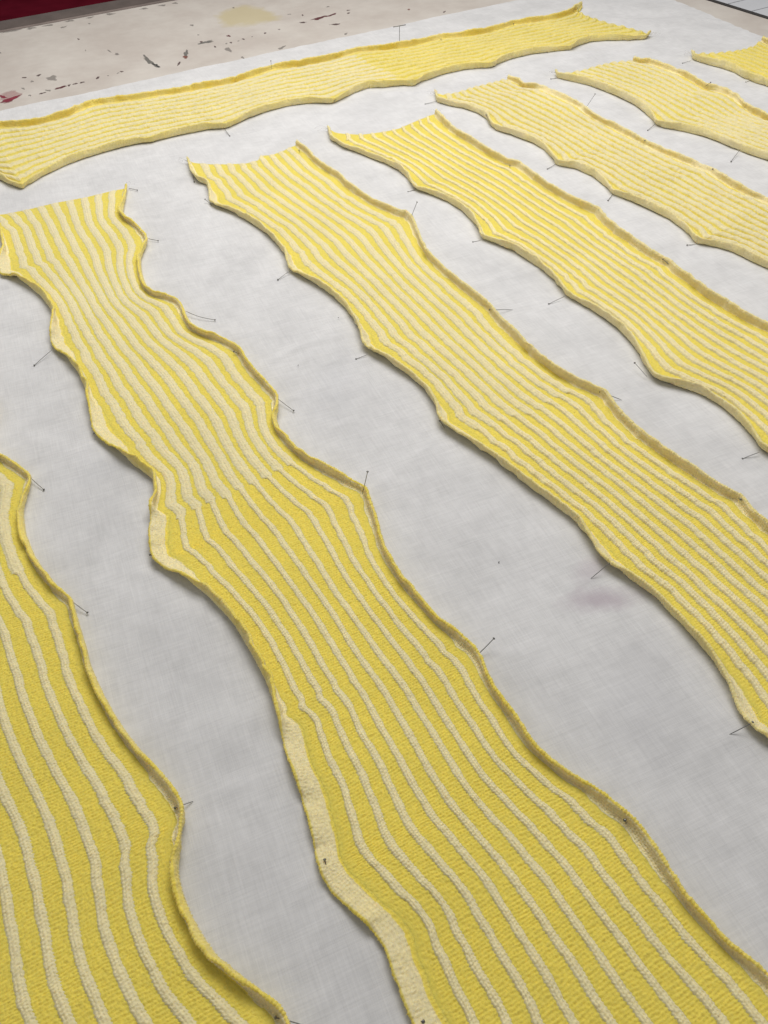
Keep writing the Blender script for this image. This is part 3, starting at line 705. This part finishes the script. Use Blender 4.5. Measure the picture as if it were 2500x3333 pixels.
    fl = not horizontal
    grid_mesh('ground_panel', V, YARN, root, tint=np.broadcast_to(tt, (ns+1, ncg)), uv=uv, flip=fl)
    # --- rolled selvedges
    for si, (A, Q, Zp, arc, rim, ni, nco, no) in enumerate(rolls):
        V = toworld(A, Q, Zp)
        nc = V.shape[1]
        kk = np.arange(nc)
        inner = (kk < ni)[None]
        capm = ((kk >= ni) & (kk < ni+nco-2))[None]
        t = np.where(inner, np.where(arc < band_w, band_tint, gt[:, None]), np.where(capm, rim_tint, np.where(arc < 4.0, 0.5*(rim_tint+out_tint[si]), out_tint[si])))
        tt = np.clip(t+0.12*noise1(s, seed+41+si, 12)[:, None], 0, 1)
        uv = np.stack([np.broadcast_to(arc/COLW+si*50, (ns, nc)), np.broadcast_to(s[:, None]/ROW, (ns, nc))], -1)
        grid_mesh('rolled_edge', V, YARN, root, tint=tt, uv=uv, flip=(si == 0) != fl if True else fl, closed_v=True, caps=True)
    # --- stray fibres standing off the selvedges
    fv, ff = [], []
    for si, (A, Q, Zp, arc, rim, ni, nco, no) in enumerate(rolls):
        W = toworld(A, Q, Zp)
        vis = np.where((ds < 2.2))[0]
        if len(vis) == 0: continue
        nf = int(len(vis)*4)
        ii = rng.choice(vis, nf); kk = rng.integers(ni-9, ni+nco+5, nf)
        ctr = W[ii].mean(1); P0 = W[ii, kk]
        d = P0-ctr; d /= np.linalg.norm(d, axis=1)[:, None]+1e-6
        d = d+0.8*rng.normal(size=d.shape); d /= np.linalg.norm(d, axis=1)[:, None]
        ln = rng.uniform(0.5, 2.0, nf)[:, None]
        sd = rng.normal(size=d.shape); sd /= np.linalg.norm(sd, axis=1)[:, None]
        o = len(fv)*3 if False else sum(len(x) for x in fv)
        tri = np.stack([P0-sd*0.06, P0+sd*0.06, P0+d*ln], 1).reshape(-1, 3)
        fv.append(tri); ff.append(np.arange(nf*3).reshape(-1, 3)+o)
    if fv:
        tag(poly_mesh('fuzz', np.concatenate(fv), np.concatenate(ff).tolist(), FUZZ, root), kind='stuff')
    # --- cream ribs, one mesh each
    pitch = wid/(nrib+0.56)
    pm = np.mean(pitch)
    for k in range(nrib):
        sw = (s_switch if s_switch is not None else 1e9)+rng.uniform(-4, 4)
        w = smoothstep((s-sw)/(160.0 if soft else 2.5)+0.5)
        fr = 1.22*(frac[0]*(1-w)+frac[1]*w)
        hw = 0.5*fr*pm*(0.72+0.28*pitch/pm)
        off = 0.5*(frac[0]-frac[1])*w*0.5*pm if (s_switch is not None and not soft) else 0.0
        uc = (k+0.78)/(nrib+0.56)+(off+0.25*noise1(s, seed+60+k, 14)+0.14*noise1(s, seed+70+k, 5)+0.5*noise1(s, seed+80+k, 45))/wid
        fr_ref = max(frac)
        np_ = 13 if fr_ref*pm > 5 else 11
        j = np.linspace(-1, 1, np_)[None]
        ncols = np.maximum(2, np.round(fr*pm/COLW))[:, None]
        rag = 1+(0.07*np.cos(2*np.pi*(s/ROW+(k % 3)*.33))*amp+0.08*noise1(s, seed+100+k, 2.1)+0.08*noise1(s, seed+120+k, 6))[:, None]*np.sign(j)*np.sign(j)
        u = uc[:, None]+hw[:, None]*rag*j/wid[:, None]
        u = np.clip(u, 0.004, 0.996)
        a, q, z = flat(u)
        prof = (1-np.abs(j)**(2.9 if min(frac) > .5 else 2.8))
        cpos = (j+1)/2*ncols
        groove = np.abs(np.cos(np.pi*cpos))*(0.0 if min(frac) > .5 else 1.0)             # 1 at column borders, 0 at column middle
        inner_g = (np.abs(j) < 0.8)
        hgt = rib_h*(0.90+0.16*noise1(s, seed+140+k, 5)+0.08*noise1(s, seed+150+k, 2))[:, None]*prof*(1-0.46*inner_g*(groove > 0.72)*np.where(ncols < 2.5, 1, .6))
        chev = np.abs((cpos % 2)-1)
        hgt = hgt+0.27*np.cos(2*np.pi*(s[:, None]/ROW+0.45*chev+k*.37))*amp[:, None]*np.sqrt(np.clip(prof, 0, 1))
        hgt = hgt+(0.08+0.03*(1-amp))[:, None]*rng.normal(size=hgt.shape)*(np.abs(j) < .99)
        z = z-0.25+np.maximum(hgt, 0)*np.clip(s/3.0+0.35, 0, 1)[:, None]
        V = toworld(a, q, z)
        sk = V[:1].copy(); sk[..., 2] = 0.4
        V = np.concatenate([sk, V], 0)
        rt = rib_tint[0]*(1-w)+rib_tint[1]*w
        tt = np.broadcast_to(rt[:, None], (ns, np_))*(np.where(np.abs(j) > 0.76, 0.15, 1.0) if min(frac) > .5 else np.where(np.abs(j) > 0.93, 0.8, 1.0))
        tt = np.concatenate([tt[:1], tt], 0)
        uv = np.stack([np.broadcast_to(cpos+k*20, (ns, np_)), np.broadcast_to(s[:, None]/ROW, (ns, np_))], -1)
        uv = np.concatenate([uv[:1]-[0, 1], uv], 0)
        grid_mesh('rib', V, YARN, root, tint=tt, uv=uv, flip=fl)
    # --- nylon waste threads at the end corners
    for si in (0, 1):
        c = (E0 if si == 0 else E1)[0]
        r = np.random.default_rng(seed+200+si)
        for _ in range(5 if si == 0 else 3):
            n = 14; t = np.linspace(0, 1, n)
            ang = r.uniform(0, 6.28); ln = r.uniform(8, 20); cu = r.uniform(-3.5, 3.5)
            da = ln*t*np.cos(ang+cu*t)*0.6-(4 if si == 0 else -4)*t; dq = -abs(ln)*t*(0.5+0.4*np.sin(ang+cu*t))
            zz = 2+3*np.sin(t*3.0)+r.uniform(0, 2)
            tube('loose_thread', toworld(c[0]+da, c[1]+dq+1, zz), 0.22, NYLON, root, 5)
    return root

A_r = [(-26, 1052), (-34, 985), (-22, 930), (-36, 870), (-24, 800), (-40, 735), (-22, 672), (-38, 630)]+[tuple(p) for p in TR['A_right']]+[(-12, 70), (4, 10), (-6, -60)]
A_l = [(-190, 1056), (-172, 990), (-186, 930), (-170, 860), (-188, 790), (-172, 720), (-190, 650), (-168, 580), (-188, 500), (-165, 430), (-185, 350), (-160, 270), (-182, 190), (-158, 110), (-178, 30), (-165, -60)]
B_l = [(32, 1058), (50, 1005), (46, 960), (34, 930)]+[tuple(p) for p in TR['B_left']]
QE = 70
build_strip('A', 'bright yellow strip with thin cream ribs in the lower left corner', A_l, A_r, None, frac=(0.56, 0.34), s_switch=1054-470,
            th0=(45, 130), th1=(80, 118), out_tint=(.7, .55), rim_tint=.1, q_end=QE, seed=1, bandL=((11, 11), (8.5, 9.5)))
build_strip('B', 'largest front strip in the middle, cream ribs narrowing from wide to thin', B_l, TR['B_right'], TR['B_end'], frac=(0.57, 0.32), s_switch=1048-467,
            hem=[(455, 505), (560, 640), (775, 1000)], th0=(20, 118), th1=(76, 112), out_tint=(.75, .5), rim_tint=.1, q_end=QE, seed=2, bandL=((13.5, 11), (9, 9.5)), band_w=11.0)
build_strip('C', 'yellow strip third from the left, wide cream ribs at its top', TR['C_left'], TR['C_right'], TR['C_end'], rib_h=2.3, frac=(0.57, 0.43), s_switch=1052-421,
            th0=(42, 100), th1=(78, 100), out_tint=(.8, .8), rim_tint=.6, q_end=QE, seed=3, bandL=((11.5, 9.5), (10.5, 11)))
build_strip('D', 'bright yellow strip fourth from the left, thin cream ribs and tan edge', TR['D_left'], TR['D_right'], TR['D_end'], rib_h=2.5, frac=(0.34, 0.46), s_switch=420, soft=True,
            th0=(70, 105), th1=(72, 98), out_tint=(.85, .8), rim_tint=.7, q_end=QE, seed=4, bandL=((9.5, 9.5), (11.5, 12)))
build_strip('E', 'pale cream strip fifth from the left with narrow yellow furrows', TR['E_left'], TR['E_right'], TR['E_end'], rib_h=3.8, frac=(0.66, 0.66), s_switch=None,
            th0=(80, 110), th1=(55, 105), out_tint=(.85, .7), rim_tint=.75, q_end=QE, seed=5, bandL=((9.5, 9.5), (8.5, 10.5)), rib_tint=(.95, .95), ground_tint=(.1, .1))
build_strip('F', 'pale cream strip sixth from the left running off the right border', TR['F_left'], TR['F_right'], TR['F_end'], rib_h=3.8, frac=(0.67, 0.67), s_switch=None,
            th0=(80, 110), th1=(75, 110), out_tint=(.85, .7), rim_tint=.7, q_end=QE, seed=6, bandL=((10, 10), (10.5, 11.5)), rib_tint=(.9, .9), ground_tint=(.1, .1))
build_strip('G', 'yellow strip end cut off by the upper right corner of the photo', TR['G_left'], TR['G_right'], TR['G_end'], rib_h=3.8, frac=(0.60, 0.60), s_switch=None,
            th0=(85, 110), th1=(80, 110), out_tint=(.75, .6), rim_tint=.5, q_end=QE, seed=7, bandL=((11, 12), (11, 12)), rib_tint=(.35, .35), ground_tint=(.05, .05))
build_strip('H', 'long crosswise strip along the far cloth edge, left half pale, right half yellow', TR['H_near'], TR['H_far'], TR['H_end'], horizontal=True, rib_h=3.8, frac=(0.60, 0.66), s_switch=1140-680,
            th0=(80, 108), th1=(85, 100), out_tint=(.7, .3), rim_tint=.35, q_end=140, seed=8, bandL=((10, 10.5), (11, 12)), rib_tint=(.42, .9), ground_tint=(0.0, .2), band_tint=.4)

# ------------------------------------------------------------------ pins
ORD = ['first', 'second', 'third', 'fourth', 'fifth', 'sixth', 'seventh', 'eighth', 'ninth', 'tenth']
STRIP = {'A': 'lower left corner strip', 'B': 'large front strip', 'C': 'third strip from left', 'D': 'fourth strip from left',
         'E': 'fifth, pale strip', 'F': 'sixth, pale strip', 'G': 'strip in upper right corner', 'H': 'crosswise far strip'}
def make_pin(h, p, label, tee=False, bend=0.0):
    h, p = np.array(h, float), np.array(p, float)
    root = empty('t_pin' if tee else 'pin'); tag(root, label, 'pin', 'steel pins holding the strips')
    d = h-p; L = np.linalg.norm(d); d = d/L
    side = np.cross(d, (0, 0, 1.0)); side /= np.linalg.norm(side)+1e-9
    t = np.linspace(0, 1, 12)
    pts = p[None]+(h-p)[None]*t[:, None]+side[None]*(bend*np.sin(np.pi*t))[:, None]
    rad = np.full(12, 0.5 if tee else 0.28); rad[0] = 0.1; rad[1] *= 0.8
    tube('shaft', pts, rad, STEEL, root, 8)
    if tee:
        dirn = np.array([0.985, -0.17, 0.02])
        tube('crossbar', [h-dirn*11, h-dirn*5, h+dirn*5, h+dirn*11], 0.6, STEEL, root, 8)
    else:
        ts = np.linspace(0, math.pi, 7)
        tube('head', h[None]+d[None]*(0.75*-np.cos(ts))[:, None]*0.8, np.maximum(0.95*np.sin(ts), 0.05), STEEL, root, 10)
cnt = {}
tot = {}
order = sorted(PINS, key=lambda r: (r[0], r[1], -r[2][0] if r[0] == 'H' else -r[2][1]))
for s_, e_, h, p in order: tot[(s_, e_)] = tot.get((s_, e_), 0)+1
for s_, e_, h, p in order:
    i = cnt.get((s_, e_), 0); cnt[(s_, e_)] = i+1
    if s_ == 'X':
        make_pin(h, p, 'steel T-shaped pin standing in the cloth behind the crosswise strip', tee=True); continue
    h, p = list(h), list(p)
    if np.linalg.norm(np.array(h)-p) < 14 and p[2] > 2.4: p[2] -= 2.0
    if h[2] < 12:
        if h[2] < 3.1: h[2] *= 0.55
        if p[2] < 2.0: p[2] *= 0.55
    posture = 'upright' if h[2] > 14 else ('slanted' if h[2]-p[2] > 2 else 'flat')
    frm = 'from its right end' if s_ == 'H' else 'from its top'
    make_pin(h, p, '%s steel pin %s along %s edge of the %s' % (ORD[i], frm, e_, STRIP[s_]), bend=2.2 if (s_ == 'B' and e_ == 'right' and i == 2) else 0.12)
